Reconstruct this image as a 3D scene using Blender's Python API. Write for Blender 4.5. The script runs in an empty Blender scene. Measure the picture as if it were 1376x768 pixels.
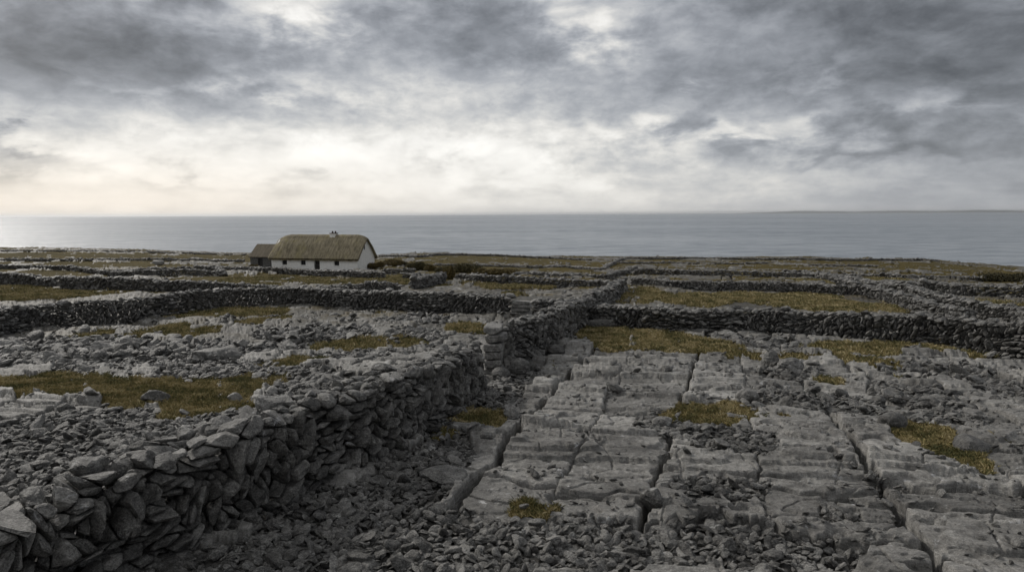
import bpy, math, time
import numpy as np
from mathutils import Matrix, Vector
from mathutils.kdtree import KDTree
R = math.radians
T0 = time.time()
rng = np.random.default_rng(11)
sc = bpy.context.scene
COL = sc.collection

# ------------------------------------------------------------------ camera
CAMZ = 45.0
F = 917.0                                   # focal length in pixels of the 1376 px wide photograph
cam_d = bpy.data.cameras.new('camera'); cam_d.sensor_width = 36; cam_d.lens = 36 * F / 1376
cam_d.clip_start = 0.1; cam_d.clip_end = 200000
cam = bpy.data.objects.new('camera', cam_d); COL.objects.link(cam)
CAMR = Matrix.Rotation(R(90 - 6.0), 4, 'X') @ Matrix.Rotation(R(-0.29), 4, 'Z')
cam.matrix_world = Matrix.Translation((0, 0, CAMZ)) @ CAMR
sc.camera = cam

# ------------------------------------------------------------------ exposure, sun, world
sc.view_settings.view_transform = 'Standard'; sc.view_settings.look = 'None'
sc.view_settings.exposure = 0.65; sc.view_settings.gamma = 1
SUN_AZ, SUN_EL = -46.0, 32.0                # degrees, azimuth from +Y towards +X
sl = bpy.data.lights.new('sun', 'SUN'); sl.energy = 1.5; sl.angle = R(10); sl.color = (1, .95, .88)
sun = bpy.data.objects.new('sun', sl); COL.objects.link(sun)
sd = Vector((math.sin(R(SUN_AZ)) * math.cos(R(SUN_EL)), math.cos(R(SUN_AZ)) * math.cos(R(SUN_EL)), math.sin(R(SUN_EL))))
sun.rotation_euler = sd.to_track_quat('Z', 'Y').to_euler(); sun.location = (0, 0, 120)

class NT:
    """little node-tree helper"""
    def __init__(s, tree): s.t = tree; s.n = tree.nodes; s.l = tree.links
    def node(s, typ, **kw):
        n = s.n.new(typ)
        for k, v in kw.items(): setattr(n, k, v)
        return n
    def put(s, sock, v):
        if isinstance(v, bpy.types.NodeSocket): s.l.new(v, sock)
        elif v is not None:
            if isinstance(v, (tuple, list)) and len(v) == 3 and sock.type == 'RGBA': v = (*v, 1)
            sock.default_value = v
    def m(s, op, a, b=None, c=None, clamp=False):
        n = s.node('ShaderNodeMath', operation=op, use_clamp=clamp)
        s.put(n.inputs[0], a); s.put(n.inputs[1], b) if b is not None else None
        if c is not None: s.put(n.inputs[2], c)
        return n.outputs[0]
    def noise(s, vec, scale, detail=4, rough=.5, dist=0.0, lac=2.0):
        n = s.node('ShaderNodeTexNoise'); s.put(n.inputs['Vector'], vec)
        n.inputs['Scale'].default_value = scale; n.inputs['Detail'].default_value = detail
        n.inputs['Roughness'].default_value = rough; n.inputs['Distortion'].default_value = dist
        n.inputs['Lacunarity'].default_value = lac
        return n.outputs[0]
    def mix(s, f, a, b, blend='MIX'):
        n = s.node('ShaderNodeMix', data_type='RGBA', blend_type=blend)
        s.put(n.inputs[0], f); s.put(n.inputs[6], a); s.put(n.inputs[7], b)
        return n.outputs[2]
    def ramp(s, f, stops):
        n = s.node('ShaderNodeValToRGB'); s.put(n.inputs[0], f)
        e = n.color_ramp.elements
        while len(e) < len(stops): e.new(.5)
        for el, (p, c) in zip(e, stops):
            el.position = p; el.color = (c, c, c, 1) if not isinstance(c, tuple) else (*c, 1)
        return n.outputs[0]
    def mr(s, v, a, b, c=0., d=1., smooth=True):
        n = s.node('ShaderNodeMapRange', interpolation_type='SMOOTHSTEP' if smooth else 'LINEAR')
        s.put(n.inputs[0], v)
        for i, x in enumerate((a, b, c, d)): n.inputs[1 + i].default_value = x
        return n.outputs[0]
    def xyz(s, x, y, z):
        n = s.node('ShaderNodeCombineXYZ'); s.put(n.inputs[0], x); s.put(n.inputs[1], y); s.put(n.inputs[2], z)
        return n.outputs[0]

def build_world():
    w = bpy.data.worlds.new('World'); sc.world = w; w.use_nodes = True
    q = NT(w.node_tree); q.n.clear()
    tc = q.node('ShaderNodeTexCoord'); sp = q.node('ShaderNodeSeparateXYZ'); q.l.new(tc.outputs['Generated'], sp.inputs[0])
    x, y, z = sp.outputs
    az0 = q.m('ARCTAN2', x, y); el0 = q.m('ARCSINE', z)
    zz = q.m('ADD', q.m('MAXIMUM', z, 0.0), .10)
    pv = q.xyz(q.m('DIVIDE', x, zz), q.m('DIVIDE', y, zz), 0.)
    n1 = q.noise(pv, .55, 7, .55, .25)                     # broad cloud masses seen in perspective
    n2 = q.noise(q.xyz(az0, q.m('MULTIPLY', el0, 2.2), 0.), 9., 7, .58, .2)
    n3 = q.noise(q.xyz(az0, q.m('MULTIPLY', el0, 2.6), 4.), 3.2, 5, .5)
    n4 = q.noise(q.xyz(az0, q.m('MULTIPLY', el0, 2.6), 9.), 3.2, 5, .5)
    n5 = q.noise(q.xyz(az0, q.m('MULTIPLY', el0, 1.7), 2.), 22., 7, .68, .3)
    amp = q.mr(el0, 0.0, .10, .30, 1.0)
    az = q.m('ADD', az0, q.m('MULTIPLY', q.m('SUBTRACT', n3, .5), .30))
    w2 = q.m('ADD', q.m('SUBTRACT', n4, .5), q.m('MULTIPLY', q.m('SUBTRACT', n2, .5), 1.3))
    el = q.m('ADD', el0, q.m('MULTIPLY', q.m('MULTIPLY', w2, .13), amp))
    def g(px, py, sx, sy, a):                              # soft cloud feature at a direction of the sky
        ca, ce, sa, se = (px - 688) / F, (288 - py) / F, sx / F, sy / F
        ca = math.atan(ca); ce = math.atan(ce * math.cos(ca))
        dx = q.m('DIVIDE', q.m('SUBTRACT', az, ca), sa); dy = q.m('DIVIDE', q.m('SUBTRACT', el, ce), se)
        r2 = q.m('ADD', q.m('MULTIPLY', dx, dx), q.m('MULTIPLY', dy, dy))
        return q.m('MULTIPLY', q.m('EXPONENT', q.m('MULTIPLY', r2, -1.)), a)
    # base brightness by elevation: pale above the horizon, grey deck higher
    base = q.m('MULTIPLY', q.mr(el0, .01, .16, .60, .27), q.m('ADD', q.mr(az0, .0, .75, 1., .66), q.mr(el0, .05, .25, 0., .12)))
    base = q.m('ADD', base, q.mr(el0, .33, .9, 0., SKY_TOP))
    feats = [(420, 204, 330, 34, .30), (660, 200, 170, 44, .20), (60, 262, 260, 24, .12), (650, 150, 120, 34, .10), (430, 140, 320, 50, .10), (405, 18, 85, 32, .34), (500, 172, 60, 12, .12),
             (790, 50, 50, 30, .26), (320, 118, 150, 12, .14), (900, 172, 34, 16, .30), (1012, 174, 26, 14, .32), (830, 178, 16, 14, .2),
             (1160, 135, 170, 28, .10), (1060, 95, 60, 12, .10), (700, 245, 200, 20, .08),
             (120, 60, 240, 75, -.13), (600, 50, 110, 60, -.08), (1000, 40, 160, 50, -.05), (1200, 215, 220, 14, -.06), (850, 190, 45, 45, -.06), (1376, 190, 260, 36, -.16),
             (1330, 60, 240, 80, -.09), (270, 238, 90, 11, -.20), (12, 240, 45, 12, -.18), (50, 196, 34, 9, -.26),
             (1150, 225, 160, 9, -.07), (1250, 276, 300, 26, -.11), (60, 120, 160, 40, -.04)]
    tot = base
    for f_ in feats: tot = q.m('ADD', tot, g(*f_))
    mod = q.m('ADD', 1.0, q.m('MULTIPLY', q.m('SUBTRACT', n1, .5), 1.7))
    mod2 = q.m('ADD', 1.0, q.m('MULTIPLY', q.m('MULTIPLY', q.m('SUBTRACT', q.mr(n2, .34, .66), .5), .48), amp))
    mod3 = q.m('ADD', 1.0, q.m('MULTIPLY', q.m('MULTIPLY', q.m('SUBTRACT', q.mr(n5, .34, .66), .5), .24), amp))
    modm = q.m('ADD', 1.0, q.m('MULTIPLY', q.m('SUBTRACT', mod, 1.0), amp))
    tot = q.m('MULTIPLY', q.m('MULTIPLY', q.m('SMOOTH_MAX', tot, .17, .08), modm), q.m('MULTIPLY', mod2, mod3)); tot = q.m('SMOOTH_MIN', tot, .69, .30)
    nd = q.noise(q.xyz(q.m('MULTIPLY', az0, 1.), q.m('MULTIPLY', el0, 1.9), 7.), 3.4, 9, .56, .35)   # darker cumulus bases with firmer edges
    dk = q.m('MULTIPLY', q.mr(nd, .47, .60), q.mr(el0, .06, .20))
    bl = q.m('ABSOLUTE', q.m('SUBTRACT', q.noise(q.xyz(az0, q.m('MULTIPLY', el0, 2.), 5.), 9., 5, .5, .2), .5))
    tot = q.m('MULTIPLY', tot, q.m('SUBTRACT', 1.06, q.m('MULTIPLY', dk, .40)))
    tot = q.m('MULTIPLY', tot, q.m('ADD', .93, q.m('MULTIPLY', q.m('MULTIPLY', bl, 1.0), amp)))
    back = q.mr(y, -.6, .5, SKY_BACK, 1.0)                 # brightness added behind the camera, for surfaces that face it
    tot = q.m('MULTIPLY', tot, back)
    # tint: blue grey where dense, warm white where thin, warm at the left horizon
    col = q.mix(q.mr(tot, .18, .62), (.93, .98, 1.07), (1.0, .98, .94))
    warm = q.m('MULTIPLY', q.mr(az0, .1, -.6), q.mr(el0, .12, .0))
    col = q.mix(warm, col, (1.05, .97, .87))
    vm = q.node('ShaderNodeVectorMath', operation='SCALE'); q.l.new(col, vm.inputs[0]); q.l.new(tot, vm.inputs[3])
    sky = q.node('ShaderNodeTexSky', sky_type='NISHITA', sun_disc=False)
    sky.sun_elevation = R(SUN_EL); sky.sun_rotation = R(SUN_AZ)
    b1 = q.node('ShaderNodeBackground'); q.l.new(sky.outputs[0], b1.inputs[0]); b1.inputs[1].default_value = .05
    b2 = q.node('ShaderNodeBackground'); q.l.new(vm.outputs[0], b2.inputs[0]); b2.inputs[1].default_value = SKY_GAIN
    mx = q.node('ShaderNodeMixShader'); mx.inputs[0].default_value = .94
    q.l.new(b1.outputs[0], mx.inputs[1]); q.l.new(b2.outputs[0], mx.inputs[2])
    out = q.node('ShaderNodeOutputWorld'); q.l.new(mx.outputs[0], out.inputs[0])
SKY_TOP, SKY_BACK, SKY_GAIN = .18, 1.10, .88
build_world()

# ------------------------------------------------------------------ noise
def _h(ix, iy, iz=0, seed=0):
    a = (ix.astype(np.int64) * 73856093) ^ (iy.astype(np.int64) * 19349663) ^ (np.asarray(iz).astype(np.int64) * 83492791) ^ (seed * 2654435761)
    a = (a & 0xffffffff).astype(np.uint64)
    a = ((a ^ (a >> np.uint64(16))) * np.uint64(0x45d9f3b)) & np.uint64(0xffffffff)
    a = ((a ^ (a >> np.uint64(16))) * np.uint64(0x45d9f3b)) & np.uint64(0xffffffff)
    return ((a ^ (a >> np.uint64(16))).astype(np.float64)) / 4294967296.0
def n2d(x, y, seed=0):
    x = np.asarray(x, float); y = np.asarray(y, float)
    ix, iy = np.floor(x), np.floor(y); fx, fy = x - ix, y - iy
    def gr(a, b):
        t = _h(ix + a, iy + b, 0, seed) * 2 * np.pi
        return np.cos(t) * (fx - a) + np.sin(t) * (fy - b)
    u = fx**3 * (fx * (fx * 6 - 15) + 10); v = fy**3 * (fy * (fy * 6 - 15) + 10)
    a = gr(0, 0) * (1 - u) + gr(1, 0) * u; b = gr(0, 1) * (1 - u) + gr(1, 1) * u
    return (a * (1 - v) + b * v) * 1.5
def fbm(x, y, o=4, seed=0, g=.5):
    r = 0.; a = 1.
    for i in range(o):
        r = r + a * n2d(x, y, seed + i); x = x * 2.03 + 5.1; y = y * 2.03 + 1.7; a *= g
    return r
def n3d(p, seed=0):
    i = np.floor(p); f = p - i; f = f * f * (3 - 2 * f); r = 0.
    for a in (0, 1):
        for b in (0, 1):
            for c in (0, 1):
                w = (f[..., 0] if a else 1 - f[..., 0]) * (f[..., 1] if b else 1 - f[..., 1]) * (f[..., 2] if c else 1 - f[..., 2])
                r = r + w * _h(i[..., 0] + a, i[..., 1] + b, i[..., 2] + c, seed)
    return r * 2 - 1
def worley(x, y, seed=0, jit=.9):
    ix, iy = np.floor(x), np.floor(y)
    f1 = np.full(x.shape, 9.); f2 = np.full(x.shape, 9.); cid = np.zeros(x.shape)
    for a in (-1, 0, 1):
        for b in (-1, 0, 1):
            cx, cy = ix + a, iy + b
            hx = _h(cx, cy, 1, seed); hy = _h(cx, cy, 2, seed)
            d = (cx + .5 + (hx - .5) * jit - x)**2 + (cy + .5 + (hy - .5) * jit - y)**2
            n = d < f1
            f2 = np.where(n, f1, np.minimum(f2, d)); cid = np.where(n, hx * .7 + hy * .3, cid); f1 = np.where(n, d, f1)
    return np.sqrt(f1), np.sqrt(f2), cid
def sst(a, b, x):
    t = np.clip((x - a) / (b - a), 0, 1); return t * t * (3 - 2 * t)

# ------------------------------------------------------------------ terrain
PD = [0, 8, 13, 22, 31, 44, 60, 80, 100, 130, 160, 185, 400]
PV = [3.9, 4.08, 4.2, 4.85, 5.4, 6.0, 6.65, 7.45, 8.25, 9.2, 10.4, 11.3, 18]
_d = np.linspace(0, 400, 801); _p = np.interp(_d, PD, PV)
_k = np.hanning(17); _k /= _k.sum(); _p = np.convolve(np.pad(_p, 8, 'edge'), _k, 'valid')
EA = [(p - 688) / F for p in (-400, 0, 174, 300, 504, 590, 720, 840, 1060, 1240, 1275, 1376, 1700)]
EV = [7.9, 8.15, 8.75, 9.9, 10.7, 10.2, 11.3, 11.4, 11.8, 12.3, 13.1, 14.6, 17]     # depth of the land's edge below the eye
def z_base(x, y):
    x = np.asarray(x, float); y = np.asarray(y, float)
    D = np.clip(y, 0, 400); a = np.clip(x / np.maximum(y, 1e-3), -1.2, 1.2)
    a = np.where(y < 1, 0, a)
    tilt = np.interp(a, EA, EV) - 11.3
    z = CAMZ - np.interp(D, _d, _p) - tilt * sst(70, 178, D)
    z = z + .18 * n2d(x / 19, y / 19, 3) * sst(5, 40, D) + .10 * n2d(x / 6, y / 6, 4)
    edge = 182 + 6 * n2d(x / 30, y * 0, 7) + 2.5 * n2d(x / 7, y * 0, 8)
    cl = sst(0, 26, D - edge)
    return z - cl * 46 - 6 * sst(0, 4, D - edge)
def ray(px, py):
    v = CAMR.to_3x3() @ Vector(((px - 688) / F, (384 - py) / F, -1)); return v
def at(px, py):
    """world point on the ground seen at a pixel of the photograph"""
    v = ray(px, py); s = np.exp(np.linspace(math.log(4), math.log(195), 1500)); s = s / v.y
    zz = CAMZ + v.z * s; g = z_base(v.x * s, v.y * s)
    k = np.argmax(zz < g) if (zz < g).any() else len(s) - 1
    return float(v.x * s[k]), float(v.y * s[k])
DIR = R(14.5); CU, SU = math.cos(DIR), math.sin(DIR)
def uv(x, y): return x * SU + y * CU, x * CU - y * SU         # along / across the joints of the limestone

# patches: (px, py, half width, half height, turn)
def ell(px, py, rx, ry):
    x, y = at(px, py); x2, _ = at(px + rx, py); _, y1 = at(px, py + ry); _, y2 = at(px, py - ry)
    return (x, (y1 + y2) / 2, abs(x2 - x), max((y2 - y1) / 2, .05))
GRASS = [ell(e[0], e[1], e[2] * 1.2, e[3] * 1.22) for e in [(260, 365, 60, 3), (560, 378, 40, 4), (300, 385, 60, 3), (740, 362, 60, 2), (620, 358, 60, 3), (120, 356, 80, 3), (380, 350, 60, 2), (960, 366, 60, 2), (900, 352, 50, 2),
    (40, 517, 75, 13), (130, 525, 75, 14), (215, 530, 70, 18), (290, 532, 48, 24), (300, 548, 38, 8),
    (290, 421, 70, 6), (210, 445, 22, 8), (265, 446, 30, 6), (350, 433, 22, 6), (120, 452, 18, 6), (500, 462, 70, 8), (395, 487, 36, 6),
    (630, 441, 30, 6), (525, 420, 14, 3), (630, 562, 46, 13), (598, 586, 16, 9), (752, 492, 7, 11),
    (830, 455, 52, 16), (900, 460, 50, 14), (960, 466, 30, 12), (800, 448, 24, 10), (960, 557, 66, 13),
    (715, 688, 37, 13), (1235, 580, 36, 14), (1262, 600, 50, 17), (1300, 622, 36, 14), (1328, 636, 16, 6), (1335, 592, 14, 5),
    (1050, 481, 50, 5), (1150, 470, 50, 9), (1175, 488, 28, 10), (1225, 464, 60, 5), (1310, 472, 60, 6), (1110, 511, 18, 5), (1190, 505, 8, 6),
    (862, 392, 30, 8), (850, 404, 28, 8), (930, 406, 45, 6), (980, 400, 60, 5), (1060, 404, 60, 9), (1130, 412, 60, 9), (1180, 415, 50, 7), (1090, 397, 30, 3),
    (1240, 413, 22, 8), (1282, 426, 18, 6), (700, 382, 75, 4), (790, 386, 20, 3), (580, 384, 20, 3), (690, 395, 20, 3),
    (430, 377, 100, 6), (370, 373, 50, 5), (280, 376, 60, 5), (500, 375, 30, 5), (545, 374, 20, 4), (60, 395, 90, 7), (170, 391, 70, 6), (20, 386, 40, 6),
    (112, 367, 32, 3), (30, 344, 80, 4), (120, 345, 60, 4), (220, 346, 50, 4), (310, 346, 30, 3), (600, 344, 60, 3), (680, 345, 50, 4), (740, 351, 40, 3),
    (650, 349, 70, 3), (800, 354, 30, 2), (1030, 357, 20, 2), (1105, 379, 20, 3), (1200, 357, 50, 3), (1260, 358, 40, 3), (1190, 371, 10, 2),
    (1340, 391, 44, 5), (1350, 407, 30, 4), (1310, 373, 40, 5), (1352, 370, 30, 8), (1130, 363, 25, 2), (1200, 376, 25, 3)]]
RUB = [ell(*e) for e in [(230, 474, 130, 15), (90, 462, 110, 9), (420, 450, 90, 8), (560, 430, 60, 5), (700, 400, 60, 4), (1000, 408, 100, 6), (1150, 404, 60, 6), (480, 480, 60, 8), (400, 505, 70, 10), (40, 620, 120, 50), (300, 752, 120, 26), (400, 700, 70, 30), (520, 660, 60, 24), (1120, 690, 30, 14), (1010, 650, 40, 8), (800, 590, 30, 8), (1230, 560, 50, 10),
    (60, 590, 130, 42), (200, 600, 130, 40), (90, 650, 150, 40), (260, 570, 60, 16), (60, 480, 100, 16), (170, 492, 90, 12), (300, 500, 80, 14), (420, 520, 60, 14),
    (560, 735, 240, 46), (800, 735, 150, 36), (980, 730, 110, 34), (470, 690, 100, 40), (560, 640, 60, 45), (620, 610, 26, 28), (1060, 750, 120, 28),
    (980, 590, 75, 22), (900, 575, 45, 22), (1070, 540, 45, 20), (1010, 545, 24, 10), (1160, 545, 50, 14), (1230, 530, 60, 18), (1270, 500, 80, 14), (1340, 520, 50, 20),
    (650, 530, 60, 24), (700, 505, 40, 16), (590, 570, 30, 30), (960, 660, 70, 22), (1130, 620, 20, 12), (1290, 560, 40, 14), (700, 560, 20, 8),
    (560, 452, 40, 9), (440, 445, 40, 7), (350, 470, 60, 9), (1020, 460, 50, 8), (1060, 500, 40, 8), (1180, 640, 24, 16)]]
def emask(E, x, y, warp=.35, seed=30):
    m = np.full(x.shape, -9.)
    far = np.clip(y / 20, .35, 6)
    wx = x + warp * far * .8 * fbm(x / far / .9, y / far / .9, 4, seed); wy = y + warp * far * 1.2 * fbm(x / far / .9, y / far / .9, 4, seed + 9)
    for cx, cy, rx, ry in E:
        d = 1 - np.sqrt(((wx - cx) / rx)**2 + ((wy - cy) / ry)**2)
        m = np.maximum(m, np.clip(d * min(rx, ry) / .18, -9, 1.5))
    return m

# joints of the pavement: lines v = a + b*u
def line_uv(p, q_):
    u1, v1 = uv(*at(*p)); u2, v2 = uv(*at(*q_)); b = (v2 - v1) / (u2 - u1); return (v1 - b * u1, b)
gA = line_uv((786, 484), (622, 668)); gC = line_uv((926, 515), (882, 655)); gB = line_uv((1122, 566), (1248, 755)); gD = line_uv((1098, 496), (1122, 566))
GR = [(gA[0], gA[1], .085, .45), (gC[0], gC[1], .06, .42), (gB[0], gB[1], .10, .5)]
vA = gA[0] + gA[1] * 12; vB = gB[0] + gB[1] * 12; vC = gC[0] + gC[1] * 12
lr = np.random.default_rng(5)
v = vA - 1.6
while v > -170: GR.append((v, lr.uniform(-.02, .02), lr.uniform(.012, .045), lr.uniform(.15, .4))); v -= lr.uniform(1.3, 3.2)
v = vB + 2.2
while v < 170: GR.append((v, lr.uniform(-.02, .02), lr.uniform(.015, .05), lr.uniform(.2, .4))); v += lr.uniform(1.5, 3.4)
GR.append((vC + 1.5 - .05 * 12, .05, .02, .15)); GR.append(((vA + vC) / 2 - .1, .0, .015, .08))
GR.sort(key=lambda t: t[0] + t[1] * 12)
EXJ = {'AC': [482, 505, 527, 553, 582, 632, 657, 692], 'CB': [500, 522, 546, 575, 603, 633, 660, 692, 728], 'B': [520, 540, 560, 583, 606, 630, 652, 690, 775]}
def strip_joints(i, vmid):
    r_ = np.random.default_rng(900 + i); L = r_.uniform(1.0, 2.4); js = []; u = -12.
    while u < 200: u += L * r_.uniform(.45, 1.6) * (1 if u < 45 else 1.7); js.append(u)
    key, px = None, 0
    if vA - .1 < vmid < vC + .1: key, px = 'AC', 780
    elif vC < vmid < vB: key, px = 'CB', 1010
    elif vB < vmid < vB + 4: key, px = 'B', 1260
    if key:
        ex = [uv(*at(px, py))[0] + r_.uniform(-.15, .15) for py in EXJ[key]]
        js = [j for j in js if j < min(ex) - .6 or j > max(ex) + .6] + ex
    return np.array(sorted(js))
def pavement(x, y):
    u, v = uv(x, y); hf = 1 - sst(13, 27, np.hypot(x, y))
    wv = v + .11 * fbm(u / 1.4, v / 1.4, 3, 40) * (.4 + .6 * hf) + hf * .035 * n2d(u * 5, v * 5, 41)
    idx = np.zeros(x.shape, int); dg = np.full(x.shape, 9.); wd = np.full(x.shape, .03); dp = np.full(x.shape, .2)
    nearg = np.full(x.shape, 9.)
    for (a, b, w, dep) in GR:
        s = wv - (a + b * u); idx += (s > 0)
        d = np.abs(s) - w * (.75 + .5 * n2d(u / .9, v * 0 + a, 45)); c = d < dg
        dg = np.where(c, d, dg); dp = np.where(c, dep, dp)
    wu = u + .22 * fbm(u / 1.7 + 9, v / 1.1, 3, 47) + hf * .03 * n2d(u * 5, v * 5, 48)
    k = np.zeros(x.shape, int); dj = np.full(x.shape, 9.); uc = np.zeros(x.shape)
    order = np.argsort(idx.ravel(), kind='stable'); fi = idx.ravel()[order]; wuf = wu.ravel()[order]
    kf = np.zeros(fi.shape, int); djf = np.zeros(fi.shape); ucf = np.zeros(fi.shape)
    cuts = np.searchsorted(fi, np.arange(len(GR) + 2))
    for i in range(len(GR) + 1):
        s0, s1 = cuts[i], cuts[i + 1]
        if s1 <= s0: continue
        vm = (GR[max(i - 1, 0)][0] + GR[min(i, len(GR) - 1)][0]) / 2 + GR[min(i, len(GR) - 1)][1] * 12
        js = strip_joints(i, vm); w_ = wuf[s0:s1]; kk = np.clip(np.searchsorted(js, w_), 1, len(js) - 1)
        kf[s0:s1] = kk; lo, hi = js[kk - 1], js[kk]; ucf[s0:s1] = w_ - (lo + hi) / 2
        wj = .010 + .04 * _h(kk, kk * 0 + i, 3, 1)**2
        djf[s0:s1] = np.minimum(w_ - lo, hi - w_) - wj
    k.ravel()[order] = kf; dj.ravel()[order] = djf; uc.ravel()[order] = ucf
    hb = _h(idx, k, 5, 2); hb2 = _h(idx, k, 6, 2); hb3 = _h(idx, k, 7, 2)
    far = sst(35, 90, y)
    z = (hb - .5) * (.13 + .10 * far) + (hb2 - .6) * .07 * uc
    # bedding planes: thin ragged ledges
    st = .075 + .03 * far
    t = (2.5 + 1.6 * sst(13, 22, y)) * fbm(u * .48 / (1 + far), v * .16 / (1 + far), 3, 50, .45) + .5 * hb3 + hf * .035 * n2d(u * 5, v * 3, 51)
    fr = t - np.floor(t); z = z + st * (np.floor(t) + sst(.0, .07, fr))
    t2 = 2.2 * fbm(u * 1.5, v * .55, 4, 65, .5) + .04 * n2d(u * 9, v * 6, 66); fr2 = t2 - np.floor(t2)
    z = z + .020 * (np.floor(t2) + sst(0, .06, fr2)) * hf * sst(-.25, .1, n2d(u / 2.4, v / 1.7, 67))
    # solution hollows
    f1, f2, c = worley(u / .75, v / 1.1, 52); pit = (c > .52) * sst(.21, .15, f1 + .05 * n2d(u * 5, v * 5, 53))
    z = z - .09 * pit
    f1, f2, c = worley(u / .28, v / .4, 54); z = z - .03 * (c > .60) * sst(.25, .12, f1)
    z = z + .02 * fbm(u * 1.6, v * 1.1, 3, 55) + hf * .011 * fbm(u * 9, v * 6, 3, 56)
    f1, f2, c = worley(u / .8 + .2 * n2d(u * 2, v * 2, 60), v / 1.3, 57); ck = sst(.035, .01, (f2 - f1)) * (n2d(u / 2, v / 2, 58) > -.3)
    z = z - .035 * ck
    e = np.minimum(dg, dj); z = z - .03 * np.exp(-np.clip(e, 0, 9) / .03)
    gk = np.where(dg < 0.015, sst(.015, -.03, dg) * dp, 0); gj = sst(.01, -.02, dj) * (.10 + .22 * hb3)
    z = z - np.maximum(gk, gj)
    crev = np.maximum(gk / .4, gj / .3)
    return z, hb, np.clip(crev, 0, 1)
def ground_detail(x, y):
    D = np.hypot(x, y)
    g = emask(GRASS, x, y); r = emask(RUB, x, y, .5, 70)
    r = r + .9 * (fbm(x / 2.6, y / 2.6, 4, 75) - .30) * 1.2 * (D > 9)
    zp, hb, crev = pavement(x, y)
    g = np.maximum(g, (fbm(x / 9, y / 14, 5, 85) + .24) * 2.2 - 9 * (1 - sst(48, 75, D)))
    rm = sst(-.1, .35, r); gm = sst(-.05, .22, g - .30 + .7 * n2d(x * 4, y * 4, 76) + 1.9 * fbm(x * 1.3 / np.clip(y / 15, 1, 3), y * .8 / np.clip(y / 15, 1, 3), 3, 86) * (.35 + .65 * sst(9, 16, y)))
    s = np.where(D < 22, .12, .30)
    f1, f2, c = worley(x / s, y / s, 77); fa, fb, cb = worley(x / .38, y / .30, 78)
    zr = -.09 + .045 * (1 - fa**2) * cb + s * .28 * (1 - np.clip(f1, 0, 1)**2) * c + .03 * fbm(x, y, 3, 79)
    zr = zr + .05 * sst(20, 45, D) * (1 - fa) * cb
    f1, f2, c2 = worley(x / .16, y / .16, 80)
    zg = -.03 + .05 * fbm(x * 1.4, y * 1.4, 3, 81) + .05 * (1 - f1) + .02 * n2d(x * 14, y * 14, 82)
    z = zp * (1 - rm) + zr * rm; z = z * (1 - gm) + zg * gm
    z = z * (1 - sst(175, 190, y)) * sst(.5, 3, D)
    tone = np.clip(.5 + .5 * (hb - .5) * (1 - rm) + .8 * (c - .5) * rm, 0, 1)
    gm = np.where(z < -9, 0, gm)
    return z, gm, rm, tone
def z_ground(x, y):
    x = np.atleast_1d(np.asarray(x, float)); y = np.atleast_1d(np.asarray(y, float))
    return z_base(x, y) + ground_detail(x, y)[0]

# ------------------------------------------------------------------ mesh helpers
def mesh_arrays(name, V, Fc, mats, attrs=None, smooth=True, fmat=None):
    """V (n,3), Fc (m,k) with k 3 or 4"""
    me = bpy.data.meshes.new(name); V = np.ascontiguousarray(V, np.float32); Fc = np.ascontiguousarray(Fc, np.int32)
    k = Fc.shape[1]; me.vertices.add(len(V)); me.vertices.foreach_set('co', V.ravel())
    me.loops.add(Fc.size); me.loops.foreach_set('vertex_index', Fc.ravel())
    me.polygons.add(len(Fc)); me.polygons.foreach_set('loop_start', np.arange(len(Fc), dtype=np.int32) * k)
    me.polygons.foreach_set('use_smooth', np.full(len(Fc), smooth, bool))
    for m in mats: me.materials.append(m)
    if fmat is not None: me.polygons.foreach_set('material_index', np.asarray(fmat, np.int32))
    me.update(calc_edges=True)
    for an, av in (attrs or {}).items():
        if av.ndim == 1:
            at_ = me.attributes.new(an, 'FLOAT', 'POINT'); at_.data.foreach_set('value', np.ascontiguousarray(av, np.float32))
        else:
            at_ = me.attributes.new(an, 'FLOAT_VECTOR', 'POINT'); at_.data.foreach_set('vector', np.ascontiguousarray(av, np.float32).ravel())
    return me
def link(name, me, parent=None, **props):
    o = bpy.data.objects.new(name, me); COL.objects.link(o)
    if parent: o.parent = parent
    for k_, v_ in props.items(): o[k_] = v_
    return o
def empty(name, loc, rz=0, **props):
    o = bpy.data.objects.new(name, None); COL.objects.link(o); o.location = loc; o.rotation_euler = (0, 0, rz)
    for k_, v_ in props.items(): o[k_] = v_
    return o
import bmesh
ICO = {}
def ico(n):
    if n not in ICO:
        b = bmesh.new(); bmesh.ops.create_icosphere(b, subdivisions=n, radius=1)
        ICO[n] = (np.array([v.co[:] for v in b.verts]), np.array([[v.index for v in f.verts] for f in b.faces])); b.free()
    return ICO[n]

def rot_from(axis_long, axis_thin_hint):
    """rows of basis: columns = long, mid, thin"""
    a = axis_long / np.linalg.norm(axis_long, axis=-1, keepdims=True)
    t = axis_thin_hint - (axis_thin_hint * a).sum(-1, keepdims=True) * a
    t /= np.linalg.norm(t, axis=-1, keepdims=True); m = np.cross(t, a)
    return np.stack([a, m, t], -1)            # (N,3,3)

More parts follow.
